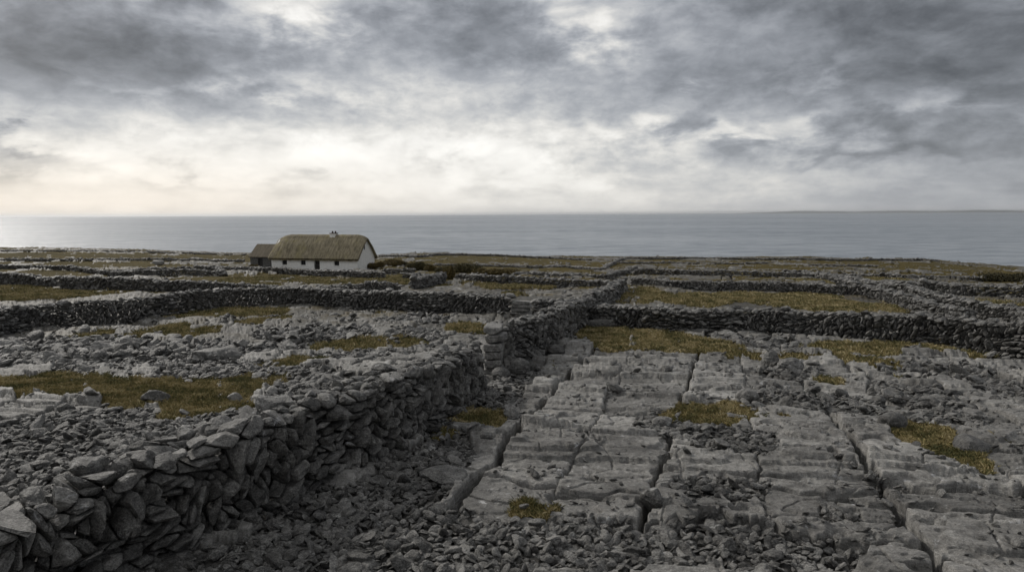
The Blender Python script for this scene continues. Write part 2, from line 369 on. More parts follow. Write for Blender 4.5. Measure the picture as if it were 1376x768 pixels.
def stones(C, Rot, rad, level, seed, planes=None, pexp=12., rough=.05, facets=6):
    """tight or loose stones: a rounded convex body per centre. planes = (n (N,K,3), d (N,K)) of the neighbours"""
    dirs, faces = ico(level); N, M = len(C), len(dirs)
    V = np.empty((N, M, 3)); r_ = np.random.default_rng(seed)
    fn = r_.normal(size=(N, facets, 3)); fn /= np.linalg.norm(fn, axis=-1, keepdims=True)
    fd = r_.uniform(.50, .95, (N, facets))
    ch = max(1, int(3e6 / (M * ((planes[0].shape[1] if planes else 0) + facets + 1))))
    for s in range(0, N, ch):
        e = min(N, s + ch); loc = dirs[None] * rad[s:e, None, :]                     # local ellipsoid
        le = np.linalg.norm(loc, axis=-1); d_loc = loc / le[..., None]
        acc = 1 / np.sqrt(((d_loc / rad[s:e, None, :])**2).sum(-1)); acc = (1 / acc)**pexp
        fl = np.einsum('nfk,nmk->nmf', fn[s:e], dirs[None].repeat(e - s, 0))
        acc = acc + (np.maximum(fl, 0)**pexp / (fd[s:e, None] * le[..., None])**pexp).sum(-1)
        d_w = np.einsum('nij,nmj->nmi', Rot[s:e], d_loc)
        if planes:
            cs = np.einsum('nki,nmi->nmk', planes[0][s:e], d_w)
            acc = acc + ((np.maximum(cs, 0) / planes[1][s:e, None])**pexp).sum(-1)
        rr = acc**(-1 / pexp)
        sz = rad[s:e].mean(1)[:, None]
        P = d_w * rr[..., None]
        loc2 = d_loc * rr[..., None]
        q = loc2 / sz[..., None] + r_.uniform(0, 90, (e - s, 1, 3))
        nz = n3d(q * 1.6, seed) * .9 + n3d(q * 4., seed + 1) * .7 + (n3d(q * np.array([2., 2., 9.]), seed + 2) * .45 if level > 2 else 0)
        if level > 3: nz = nz + n3d(q * 10., seed + 3) * .3
        P = P * (1 + rough * nz * 1.6)[..., None]
        V[s:e] = P + C[s:e, None]
    Fc = (faces[None] + (np.arange(N) * M)[:, None, None]).reshape(-1, 3)
    return V, Fc

def neigh_planes(C, Rot, rad, K, gap):
    kd = KDTree(len(C))
    for i, c in enumerate(C): kd.insert(c, i)
    kd.balance(); J = np.empty((len(C), K), int)
    for i, c in enumerate(C):
        r_ = [t[1] for t in kd.find_n(c, K + 1) if t[1] != i][:K]
        while len(r_) < K: r_.append(r_[-1])
        J[i] = r_
    A = np.einsum('nik,nk,njk->nij', Rot, 1 / rad**2, Rot)
    d = C[J] - C[:, None]; Am = (A[:, None] + A[J]) / 2
    n = np.einsum('nkij,nkj->nki', Am, d); n /= np.linalg.norm(n, axis=-1, keepdims=True)
    s = rad.prod(1)**(1 / 3); f = s[:, None] / (s[:, None] + s[J])
    dist = (n * d).sum(-1) * f - gap
    return n, np.maximum(dist, .02)

# ------------------------------------------------------------------ materials
def new_mat(name):
    m = bpy.data.materials.new(name); m.use_nodes = True; q = NT(m.node_tree); q.n.clear()
    out = q.node('ShaderNodeOutputMaterial'); b = q.node('ShaderNodeBsdfPrincipled'); q.l.new(b.outputs[0], out.inputs[0])
    b.inputs['Specular IOR Level'].default_value = .25
    return m, q, b
ROCK_DARK, ROCK_MID, ROCK_LIGHT = (.042, .040, .037), (.128, .124, .116), (.30, .291, .273)
def rock_nodes(q, pos, tone, fine=1.0, gain=1.0, ochre=.5, con=1.0):
    n1 = q.noise(pos, .9, 6, .62, .3); n2 = q.noise(pos, 8 * fine, 7, .72); n3 = q.noise(pos, 48 * fine, 4, .7)
    mp = q.node('ShaderNodeMapping'); q.l.new(pos, mp.inputs[0]); mp.inputs['Scale'].default_value = (1.2, 1.2, 20)
    ns = q.noise(mp.outputs[0], 1.2, 5, .6, .5)                       # fine bedding of the limestone
    sub = lambda a, k: q.m('MULTIPLY', q.m('SUBTRACT', a, .5), k)
    t = q.m('ADD', q.m('MULTIPLY', tone, .55), q.m('ADD', q.m('ADD', sub(n1, 1.2), sub(ns, .9 * con)), q.m('ADD', sub(n2, 2.1 * con), sub(n3, 2.0 * con))))
    t = q.m('ADD', t, .22)
    n = q.node('ShaderNodeValToRGB'); q.put(n.inputs[0], t); e = n.color_ramp.elements; e.new(.5)
    for el, (p, c) in zip(e, ((.02, ROCK_DARK), (.5, ROCK_MID), (1.0, ROCK_LIGHT))): el.position = p; el.color = (*[k * gain for k in c], 1)
    col = n.outputs[0]
    l1 = q.noise(pos, 3.1, 8, .74, .3); f1 = q.mr(l1, .60, .67)       # pale lichen crusts
    col = q.mix(q.m('MULTIPLY', f1, .7), col, tuple(min(.5, k * 1.9 * gain) for k in ROCK_LIGHT))
    if ochre:
        l2 = q.noise(pos, 2.3, 6, .7, .2); f2 = q.m('MULTIPLY', q.mr(l2, .67, .73), ochre)
        col = q.mix(f2, col, (.20, .13, .045))
    return col, n2, n3, ns
def bump_chain(q, b, items):
    prev = None
    for h, s, d in items:
        bp = q.node('ShaderNodeBump'); q.put(bp.inputs['Height'], h); bp.inputs['Strength'].default_value = s; bp.inputs['Distance'].default_value = d
        if prev: q.l.new(prev, bp.inputs['Normal'])
        prev = bp.outputs[0]
    q.l.new(prev, b.inputs['Normal'])
def mat_stone(name, gain=1.0):
    m, q, b = new_mat(name)
    g = q.node('ShaderNodeNewGeometry'); a = q.node('ShaderNodeAttribute', attribute_name='tone')
    col, n2, n3, ns = rock_nodes(q, g.outputs['Position'], a.outputs['Fac'], gain=gain)
    q.l.new(col, b.inputs['Base Color']); b.inputs['Roughness'].default_value = .60; b.inputs['Specular IOR Level'].default_value = .36
    vo = q.node('ShaderNodeTexVoronoi', feature='DISTANCE_TO_EDGE'); q.l.new(g.outputs['Position'], vo.inputs[0]); vo.inputs['Scale'].default_value = 5.
    cr = q.mr(vo.outputs[0], 0, .05)
    bump_chain(q, b, [(n2, 1., .07), (n3, .9, .015), (ns, .8, .03), (cr, .4, .012)])
    return m
M_STONE = mat_stone('wall_limestone', 1.0); M_RUB = mat_stone('loose_limestone', .92); M_SLAB = mat_stone('slab_limestone', 1.2)
def mat_ground():
    m, q, b = new_mat('karst_ground')
    g = q.node('ShaderNodeNewGeometry'); a = q.node('ShaderNodeAttribute', attribute_name='mask')
    sp = q.node('ShaderNodeSeparateXYZ'); q.l.new(a.outputs['Vector'], sp.inputs[0]); gr, ru, to = sp.outputs
    pos = g.outputs['Position']
    col, n2, n3, ns = rock_nodes(q, pos, to, gain=1.36, ochre=0, con=.6)
    # thin bedding streaks across the joints, visible on far ledges too
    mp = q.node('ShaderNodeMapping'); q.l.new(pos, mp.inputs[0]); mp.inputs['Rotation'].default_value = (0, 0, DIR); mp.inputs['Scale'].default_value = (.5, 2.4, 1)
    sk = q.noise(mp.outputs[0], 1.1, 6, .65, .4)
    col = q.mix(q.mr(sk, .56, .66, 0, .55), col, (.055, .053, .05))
    col = q.mix(q.m('MULTIPLY', ru, .8), col, (.036, .034, .031))  # ground between rubble stones painted near black, as shade in the gaps
    he = q.node('ShaderNodeAttribute', attribute_name='heath_gap_shade'); hn = q.noise(pos, .75, 8, .78, .3)
    col = q.mix(q.m('MULTIPLY', q.mr(hn, .40, .51), q.m('MULTIPLY', he.outputs['Fac'], .85)), col, (.050, .045, .034))  # far mottling: dark heath, plus painted shade of gaps between small stones
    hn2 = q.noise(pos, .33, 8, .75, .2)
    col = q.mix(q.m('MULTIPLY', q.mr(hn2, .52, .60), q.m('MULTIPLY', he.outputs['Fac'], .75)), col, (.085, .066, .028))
    gn = q.noise(pos, 2.2, 6, .65); gn2 = q.noise(pos, 26, 4, .7)
    gc = q.ramp(q.m('ADD', q.m('MULTIPLY', gn, .6), q.m('MULTIPLY', gn2, .4)), ((.32, (.030, .025, .010)), (.5, (.085, .067, .024)), (.70, (.15, .118, .048))))
    gc = q.mix(q.mr(q.noise(pos, .22, 6, .7), .42, .62, 0, .55), gc, (.040, .034, .016))
    gf = q.mr(q.m('ADD', gr, q.m('MULTIPLY', q.m('SUBTRACT', gn2, .5), .9)), .42, .58)
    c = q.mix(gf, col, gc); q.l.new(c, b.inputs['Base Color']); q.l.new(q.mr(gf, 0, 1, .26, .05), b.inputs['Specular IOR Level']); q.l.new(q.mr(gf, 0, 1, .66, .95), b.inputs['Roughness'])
    bump_chain(q, b, [(n2, 1., .035), (n3, .9, .010), (ns, .8, .03), (q.m('MULTIPLY', gn2, gf), .8, .03)])
    return m
def mat_plain(name, c1, c2, scale=8, rough=.85, bump=.2, dist=.02):
    m, q, b = new_mat(name)
    tc = q.node('ShaderNodeTexCoord'); n = q.noise(tc.outputs['Object'], scale, 6, .65)
    q.l.new(q.mix(q.mr(n, .3, .7), c1, c2), b.inputs['Base Color']); b.inputs['Roughness'].default_value = rough
    bump_chain(q, b, [(n, bump, dist)]); return m
def mat_water():
    m, q, b = new_mat('sea_water')
    g = q.node('ShaderNodeNewGeometry'); mp = q.node('ShaderNodeMapping'); q.l.new(g.outputs['Position'], mp.inputs[0]); mp.inputs['Scale'].default_value = (.55, 1, 1)
    b.inputs['IOR'].default_value = 1.33
    b.inputs['Specular IOR Level'].default_value = .5
    mp2 = q.node('ShaderNodeMapping'); q.l.new(g.outputs['Position'], mp2.inputs[0]); mp2.inputs['Scale'].default_value = (.55, 1, 1)
    wn = q.noise(mp2.outputs[0], .0012, 12, .80); wf = q.noise(mp2.outputs[0], .035, 5, .7)
    wt = q.m('ADD', q.m('MULTIPLY', wn, .55), q.m('MULTIPLY', wf, .45))
    q.l.new(q.mix(q.mr(wt, .38, .62), (.165, .19, .22), (.30, .325, .35)), b.inputs['Base Color'])
    q.l.new(q.mr(wt, .38, .62, .50, .33), b.inputs['Roughness'])
    w1 = q.noise(mp.outputs[0], .09, 6, .62); w2 = q.noise(mp.outputs[0], .012, 5, .6)
    bump_chain(q, b, [(w2, .5, 10.), (w1, 1., 2.6)])
    return m

# ------------------------------------------------------------------ ground sheet
def build_ground():
    inn = np.arange(-41.5, 41.5, .062)
    ang = np.concatenate([np.arange(-180, -60, 4.), np.arange(-60, -41.5, .6), inn, np.arange(41.5, 60, .6), np.arange(60, 180.1, 4.)]) * math.pi / 180
    rs = [.05, .5, 1, 1.6, 2.2, 2.8, 3.4, 4, 4.6, 5.0]
    while rs[-1] < 236:
        r = rs[-1]; H = float(np.interp(r, _d, _p)); e = .00085 + .00015 * min(r / 40, 1); rs.append(r + max(r * r / H * e, .011))
    rs = np.array(rs); A, Rr = np.meshgrid(ang, rs); x = Rr * np.sin(A); y = Rr * np.cos(A)
    x = x.ravel(); y = y.ravel(); z, gm, rm, tone = ground_detail(x, y); z = z + z_base(x, y)
    z = z - 50 * sst(226, 234, np.hypot(x, y))
    nr, na = len(rs), len(ang); i = np.arange(nr * na).reshape(nr, na)
    Fc = np.stack([i[:-1, :-1], i[:-1, 1:], i[1:, 1:], i[1:, :-1]], -1).reshape(-1, 4)
    me = mesh_arrays('ground', np.stack([x, y, z], -1), Fc, [mat_ground()], {'mask': np.stack([gm, rm, tone], -1), 'heath_gap_shade': sst(20, 42, y)})
    print('ground verts', len(x), 'rows', nr)
    return link('ground', me, kind='structure')
build_ground(); print('ground', time.time() - T0)

# ------------------------------------------------------------------ sea
def build_sea():
    n = 96; rs = np.array([0, 150, 400, 1000, 3000, 9000, 25000, 60000, 120000.]); a = np.linspace(0, 2 * np.pi, n, endpoint=False)
    V = [(0, 0, 0)] + [(r * math.cos(t), r * math.sin(t), 0) for r in rs[1:] for t in a]
    me = bpy.data.meshes.new('sea'); Fs = [(0, 1 + j, 1 + (j + 1) % n) for j in range(n)]
    for k in range(len(rs) - 2):
        o = 1 + k * n
        Fs += [(o + j, o + n + j, o + n + (j + 1) % n, o + (j + 1) % n) for j in range(n)]
    me.from_pydata(V, [], Fs); me.materials.append(mat_water()); link('sea', me, kind='structure')
build_sea()

# ------------------------------------------------------------------ sea haze
def build_haze(dens):
    b = bmesh.new(); bmesh.ops.create_cube(b, size=1); bmesh.ops.scale(b, vec=(300000, 300000, 191), verts=b.verts); bmesh.ops.translate(b, vec=(0, 0, 94.5), verts=b.verts)
    me = bpy.data.meshes.new('haze'); b.to_mesh(me); b.free(); m = bpy.data.materials.new('sea_haze'); m.use_nodes = True; q = NT(m.node_tree); q.n.clear()
    out = q.node('ShaderNodeOutputMaterial'); v = q.node('ShaderNodeVolumePrincipled'); v.inputs['Color'].default_value = (.93, .95, .97, 1); v.inputs['Density'].default_value = dens; v.inputs['Anisotropy'].default_value = .55
    q.l.new(v.outputs[0], out.inputs['Volume']); me.materials.append(m); link('haze', me, kind='stuff')
build_haze(1.7e-5)
def island(px0, px1, hpx, dist, seed, base=0):
    n = 60; az = np.linspace(math.atan((px0 - 688) / F), math.atan((px1 - 688) / F), n); t = np.linspace(-1, 1, n); hh = hpx / F * dist
    ring = []
    for k_, w in ((-1, 0), (-.5, .6), (0, 1), (.5, .6), (1, 0)):
        r_ = dist + k_ * 1800 * (1 - t**2)**.5; h = np.maximum(w * hh * (1 - t**4) * (.75 + .45 * n2d(t * 2.5, t * 0 + k_ * .3, seed) + .12 * n2d(t * 11, t * 0 + k_, seed + 1)), 0) - 2 * (w == 0)
        ring.append(np.stack([np.sin(az) * r_, np.cos(az) * r_, h], -1))
    V = np.concatenate(ring); i = np.arange(5 * n).reshape(5, n); Fc = np.stack([i[:-1, :-1], i[:-1, 1:], i[1:, 1:], i[1:, :-1]], -1).reshape(-1, 4)
    m, q, b = new_mat('island_turf'); b.inputs['Base Color'].default_value = (.07, .075, .07, 1)
    link('distant_hills', mesh_arrays('distant_hills', V, Fc, [m]), kind='structure')
island(985, 1460, 3.4, 52000, 3)

# ------------------------------------------------------------------ dry stone walls
def wall(pts, label, width=.58, a=.235, group=None, parts=0, lean=1.0, seed=1, name='dry_stone_wall', cat='stone wall', thin=False):
    """pts: (px, py of the foot, height in metres)"""
    P = np.array([(*at(p[0], p[1]), max(p[2] - (.06 if not thin else .15), .35)) for p in pts])
    return wall_xy(P, label, width, a, group, parts, lean, seed, name, cat, thin)
WALL_PATHS = []
def wall_xy(P, label, width, a, group=None, parts=0, lean=1.0, seed=1, name='dry_stone_wall', cat='stone wall', thin=False):
    seg = np.hypot(*np.diff(P[:, :2], axis=0).T); S = np.concatenate([[0], np.cumsum(seg)]); L = S[-1]
    fs = np.linspace(0, L, max(8, int(L / .5)))
    def sm(v_):
        q = np.interp(fs, S, v_); k = min(5, len(q) // 4 * 2 + 1); return np.convolve(np.pad(q, k // 2, 'edge'), np.ones(k) / k, 'valid')[:len(fs)]
    X, Y, Hh = sm(P[:, 0]), sm(P[:, 1]), sm(P[:, 2])
    X = X + .12 * n2d(fs / 4, fs * 0, seed); Y = Y + .12 * n2d(fs / 4, fs * 0 + 5, seed)
    tx, ty = np.gradient(X, fs), np.gradient(Y, fs); tl = np.hypot(tx, ty); tx /= tl; ty /= tl
    Z = z_base(X, Y) - .12
    WALL_PATHS.append((X, Y, width))
    def to_world(l):
        s = l[..., 0]; cx, cy, cz = (np.interp(s, fs, q) for q in (X, Y, Z)); nx, ny = np.interp(s, fs, ty), -np.interp(s, fs, tx)
        ext = np.clip(s, None, 0) + np.clip(s - L, 0, None)
        dx, dy = np.interp(s, fs, tx), np.interp(s, fs, ty)
        return np.stack([cx + nx * l[..., 1] + dx * ext, cy + ny * l[..., 1] + dy * ext, cz + l[..., 2]], -1)
    r_ = np.random.default_rng(seed); Cs = []; Dm = np.median(np.hypot(X, Y))
    rows = 2 if thin else 3; hz = a * .72; ns = int(L / (a * .9))
    hmax = Hh.max(); nt = int(math.ceil((hmax + .12) / hz)); per = []
    for it in range(nt + 1):
        for iw in range(rows):
            s = (np.arange(ns) + .5 + r_.uniform(-.38, .38, ns) + .5 * (it % 2)) * L / ns
            h = np.interp(s, fs, Hh) * (1 + .07 * n2d(s / 1.5, s * 0 + 3, seed + 2)) + .12
            nloc = np.maximum(np.round(h / hz), 2); t = (it + .5) * h / nloc + r_.uniform(-.3, .3, ns) * hz * .8
            ok = it < nloc; w0 = (iw - (rows - 1) / 2) * (width / rows) * (1.12 - .30 * t / h)
            w = w0 + r_.uniform(-.22, .22, ns) * width / rows
            top = it >= nloc - 1
            Cs.append(np.stack([s, w, t], -1)[ok]); per.append(np.stack([top, np.full(ns, iw), it < 0 * t], -1)[ok])
    C = np.concatenate(Cs); inf = np.concatenate(per).astype(float); N = len(C); top = inf[:, 0] > 0
    zone = n2d(C[:, 0] / 2.2, C[:, 2] / 1.6 + 7, seed + 5)
    th = np.where(top & (r_.random(N) < (.85 if Dm < 22 else 1.1)), r_.uniform(-.25, .25, N), np.where(zone > -.12, lean * r_.choice([-1, 1, 1], N) * r_.uniform(.5, 1.5, N), r_.uniform(-.35, .35, N)))
    al = np.stack([np.cos(th), r_.uniform(-.3, .3, N), np.sin(th)], -1)
    thin_ax = np.stack([-np.sin(th), r_.uniform(-.35, .35, N), np.cos(th)], -1)
    Rot = rot_from(al, thin_ax); sz = np.exp(r_.normal(0, .36, N)) * np.where(top, 1.12, 1.)
    elo = np.where(top, r_.uniform(1.1, 1.9, N), r_.uniform(1.2, 2.5, N)); fl = r_.uniform(.34, .75, N)
    rad = np.stack([elo, np.full(N, 1.02), fl], -1) * (a * .58 * sz)[:, None]
    n, d = neigh_planes(C, Rot, rad, 18, a * .045)
    key = np.interp(C[:, 0], fs, np.hypot(X, Y))
    vis = np.ones(N, bool)
    if rows == 3: vis = (inf[:, 1] < 9)
    tone = np.clip(r_.normal(.40, .24, N) + .12 * top, 0, 1)
    lv = np.where(key < 10.5, 4, np.where(key < 20, 3, 2)) if not thin else np.full(N, 2)
    VV, FF, TT, SZ = [], [], [], []; off = 0; singles = []
    for L_ in (4, 3, 2):
        k_ = np.where(vis & (lv == L_))[0]
        if not len(k_): continue
        V, Fc = stones(C[k_], Rot[k_], rad[k_] * 1.38, L_, seed + L_, (n[k_], d[k_]), pexp=40 if L_ > 2 else 18, rough=.05, facets=14)
        W = to_world(V); M = V.shape[1]
        VV.append((W, k_, Fc[:len(ico(L_)[1])]))
    objs = []
    zc = float(z_base(X[:1], Y[:1])[0])
    props = dict(label=label, category=cat, kind='thing')
    if group: props['group'] = group
    pick = set()
    if parts:
        # the stones that show largest: nearest, on the face turned to the camera or on the crest
        Wc = to_world(C); v = Wc - np.array([0, 0, CAMZ]); dist = np.linalg.norm(v, axis=1)
        score = rad.prod(1)**(1 / 3) / dist * ((inf[:, 1] == 2) | top) * (Wc[:, 0] / np.maximum(Wc[:, 1], .1) > -.80) * (dist > 6.3) * vis
        pick = set(np.argsort(-score)[:parts].tolist())
        root = empty(name, (float(X[0]), float(Y[0]), zc), **props)
        inv = np.array([X[0], Y[0], zc])
    for W, k_, f0 in VV:
        M = W.shape[1]; keep = np.array([i for i, kk in enumerate(k_) if kk not in pick], int)
        if pick:
            for i, kk in enumerate(k_):
                if kk in pick:
                    c = W[i].mean(0); me = mesh_arrays('stone', W[i] - c, f0, [M_STONE], {'tone': np.full(M, tone[kk])}, smooth=False)
                    o = link('stone', me, root); o.location = Vector(c - inv)
        if len(keep):
            objs.append((W[keep].reshape(-1, 3), (f0[None] + (np.arange(len(keep)) * M)[:, None, None]).reshape(-1, 3), np.repeat(tone[k_[keep]], M)))
    off = 0; Vs, Fs, Ts = [], [], []
    for W, f, t in objs: Vs.append(W); Fs.append(f + off); Ts.append(t); off += len(W)
    V = np.concatenate(Vs); Fc = np.concatenate(Fs); Tn = np.concatenate(Ts)
    if parts:
        me = mesh_arrays('packed_stones', V - inv, Fc, [M_STONE], {'tone': Tn}, smooth=False); link('packed_stones', me, root, kind='stuff'); return root
    o0 = np.array([X[0], Y[0], zc]); me = mesh_arrays(name, V - o0, Fc, [M_STONE], {'tone': Tn}, smooth=False); o = link(name, me, **props); o.location = Vector(o0)
    return o

near_pts = [(-250, 1010, 1.05), (60, 842, 1.08), (169, 775, 1.16), (294, 728, 1.24), (403, 668, 1.30), (487, 634, 1.32), (540, 608, 1.32), (600, 570, 1.28), (655, 520, 1.2)]
# the wall's foot line above is its right-hand foot; the centre line lies half a width further left
def shift(pts, w):
    P = np.array([(*at(p[0], p[1]), p[2]) for p in pts]); t = np.gradient(P[:, :2], axis=0); t /= np.linalg.norm(t, axis=1, keepdims=True)
    P[:, 0] -= t[:, 1] * w; P[:, 1] += t[:, 0] * w; return P
wall_xy(shift(near_pts, .42), 'near wall of big dark stones from the bottom left corner to the stile', .76, .205, parts=100, seed=21)
P2 = shift([(680, 500, 1.3), (700, 492, 1.4), (738, 473, 1.4), (771, 452, 1.5), (790, 438, 1.4), (812, 418, 1.25), (829, 404, 1.1), (842, 389, 1.0)], .35)
wall_xy(P2, 'dry stone wall continuing behind the stone stile, past the junction', .68, .225, seed=22)
G = dict(group='dry stone field walls')
wall([(-60, 462, 1.3), (0, 450, 1.3), (60, 441, 1.3), (118, 436, 1.3), (190, 430, 1.3), (244, 421, 1.35), (305, 413, 1.3), (372, 411, 1.3), (460, 415, 1.3), (540, 419, 1.3), (628, 424, 1.3), (688, 428, 1.25)],
     'long wall of leaning stones closing the near left field, ending at the gap', seed=23, **G)
wall([(714, 426, 1.0), (735, 425, 1.0), (758, 422, 1.0)], 'short wall stub between the slab-filled gap and the near wall', seed=24, **G)
wall([(778, 437, 1.15), (863, 441, 1.15), (908, 446, 1.1), (1060, 447, 1.1), (1145, 456, 1.15), (1263, 464, 1.2), (1376, 482, 1.25), (1450, 494, 1.25)],
     'long wall across the right side, starting at the junction with the near wall', seed=25, **G)
wall([(846, 384, .85), (867, 385, .85), (908, 389, .85), (1060, 392, .85), (1152, 398, .85)], 'wall behind the mossy field, right of the junction, ending where walls fork', seed=26, **G)
wall([(1156, 396, .85), (1183, 402, .85), (1202, 408, .85), (1240, 424, .95), (1275, 436, 1.0), (1300, 444, 1.05)], 'diagonal wall from the fork down to the right-hand wall, nearer of two', seed=27, **G)
wall([(1183, 391, .8), (1221, 398, .9), (1243, 410, 1.0), (1278, 421, 1.0), (1334, 436, 1.1), (1376, 446, 1.1), (1420, 458, 1.1)], 'diagonal wall from the fork toward the right edge, farther of two', seed=28, **G)
TH = dict(thin=True, a=.30, width=.6)
wall([(1050, 367, .6), (1074, 369, .7), (1107, 375, .8), (1152, 390, .8)], 'grey wall descending diagonally from the far fields to the fork of the walls', seed=29, **TH, **G)
wall([(1114, 371, .5), (1159, 381, .6), (1172, 387, .6)], 'short far wall beside the fork, above the diagonal grey wall', seed=30, **TH, **G)
wall([(1164, 384, .7), (1221, 390, .9), (1300, 396, .95), (1376, 400, 1.0), (1430, 404, 1.0)], 'dark wall running level from the fork to the right edge', seed=31, **TH, **G)
wall([(850, 369, .9), (940, 371, .9), (1060, 373, .8), (1110, 374, .6)], 'dark level wall beyond the field of pale rock, right of centre', seed=32, **TH, **G)
wall([(1130, 371, .5), (1200, 374, .6), (1263, 376, .6), (1330, 378, .6)], 'thin far wall above the level wall at the right edge', seed=33, **TH, **G)
wall([(833, 354, .5), (900, 354, .5), (1060, 356, .5), (1180, 359, .5)], 'thin dark wall in the farthest right fields', seed=34, **TH, **G)
wall([(840, 348.5, .6), (950, 348.5, .6), (1060, 349, .6), (1160, 350.5, .6), (1262, 352, .6)], 'low wall along the shore edge right of centre', seed=35, **TH, **G)
wall([(811, 362, .5), (825, 355, .6), (838, 349, .6)], 'short far wall climbing to the shore edge at centre', seed=36, **TH, **G)
wall([(612, 377, .85), (641, 379, .95), (697, 381, .9), (780, 386, .9), (822, 387, .8)], 'wall crossing above the pale slab field, right of the brown bushes', seed=37, **TH, **G)
wall([(689, 369, .5), (740, 370, .5), (780, 372, .5), (815, 374, .5)], 'thin wall behind the crossing wall at centre', seed=38, **TH, **G)
wall([(815, 377, .9), (838, 369, .8), (856, 364, .8)], 'short pale wall stub climbing behind the centre junction', seed=39, **TH, **G)
wall([(513, 368, .9), (535, 368, .9), (560, 367, .8)], 'grey wall piece between the cottage bushes', seed=40, **TH, **G)
wall([(537, 375, .8), (574, 375, .8), (590, 374, .6)], 'short wall piece in front of the round bushes', seed=41, **TH, **G)
wall([(556, 391, 1.2), (570, 388, 1.25), (595, 380, 1.2)], 'thick short wall turning away from the camera, left of the pale slab field', seed=42, a=.27, width=.8, **G)
wall([(81, 389, 1.3), (140, 391, 1.35), (210, 393, 1.2), (305, 394, .95), (360, 394, .75), (398, 394, .55), (440, 393, .6), (474, 392, .7), (521, 391, 1.1), (541, 391, .5)],
     'second wall back, directly behind the wall closing the near left field', seed=43, a=.27, **G)
wall([(-40, 382, 1.3), (0, 382, 1.35), (44, 384, 1.2), (78, 386, .8)], 'wall at the left edge before the second wall back', seed=44, a=.27, **G)
wall([(-40, 361, .7), (0, 361, .8), (93, 363, .8), (145, 370, .8), (203, 366, .8), (259, 363, .7)], 'dark wall across the far left fields', seed=45, **TH, **G)
wall([(145, 371, .8), (192, 372, 1.0), (256, 371, 1.1), (300, 371, .8)], 'dark wall before the paddock left of the shed', seed=46, **TH, **G)
wall([(259, 361, .7), (291, 363, .7), (302, 371, .6)], 'curving wall round the little paddock left of the shed', seed=47, **TH, **G)
wall([(290, 360, .5), (310, 363, .6), (334, 364, .7)], 'low wall leading up to the shed', seed=48, **TH, **G)
wall([(333, 366.5, .95), (405, 369.5, .95), (457, 373, 1.05), (500, 374, 1.0), (518, 374, .8)], 'front garden wall of the white cottage', seed=49, **TH, **G)
wall([(-40, 352, .6), (60, 351, .6), (140, 351, .6), (250, 351, .6), (330, 352, .6)], 'far left wall between the grassy fields', seed=50, **TH, **G)
wall([(0, 338, .5), (120, 338, .5), (247, 341, .5), (330, 343, .5)], 'low wall along the shore edge at the far left', seed=51, **TH, **G)
wall([(510, 345, .6), (567, 346, .6), (589, 343, .6), (667, 344, .6), (720, 347, .6), (800, 350, .5)], 'low wall along the shore edge behind the bushes', seed=52, **TH, **G)
wall([(580, 357, .5), (660, 358, .5), (760, 359, .5), (810, 363, .5)], 'dark wall in the fields beyond the bushes', seed=53, **TH, **G)
print('walls', time.time() - T0)

# ------------------------------------------------------------------ stile and gap slabs
def slab_mesh(sx, sy, sz, seed, level=4, rough=.03):
    V, Fc = stones(np.zeros((1, 3)), np.eye(3)[None], np.array([[sx, sy, sz]]) * 1.7, level, seed, (np.array([[[1, 0, 0], [-1, 0, 0], [0, 1, 0], [0, -1, 0], [0, 0, 1], [0, 0, -1.]]]), np.array([[sx, sx, sy, sy, sz, sz]])), pexp=18, rough=rough, facets=3)
    return V[0], Fc
def slab_stack(name, label, cat, px, py, n, w, d, h, shiftx=0, group=None):
    x, y = at(px, py); x += shiftx; z = float(z_base([x], [y])[0]); rt = empty(name, (x, y, z), R(-8), label=label, category=cat)
    zz = 0; r_ = np.random.default_rng(int(px))
    for i in range(n):
        hh = h / n; V, Fc = slab_mesh(w / 2 * r_.uniform(.85, 1.05), d / 2 * r_.uniform(.8, 1.05), hh * .46, int(px) + i)
        o = link('step_slab', mesh_arrays('step_slab', V, Fc, [M_SLAB], {'tone': np.full(len(V), r_.uniform(.4, .8))}), rt)
        o.location = (r_.uniform(-.05, .05), r_.uniform(-.06, .06), zz + hh / 2); o.rotation_euler = (r_.uniform(-.04, .04), r_.uniform(-.06, .06), r_.uniform(-.15, .15)); zz += hh
    return rt
slab_stack('stone_stile', 'stile of stacked flat slabs set upright in the near wall beside two round boulders', 'stile', 665, 502, 6, .55, .8, 1.45)
slab_stack('gap_slabs', 'gap in the long left wall filled with stacked flat pale slabs', 'slab stack', 701, 428, 5, 1.05, .6, 1.0)

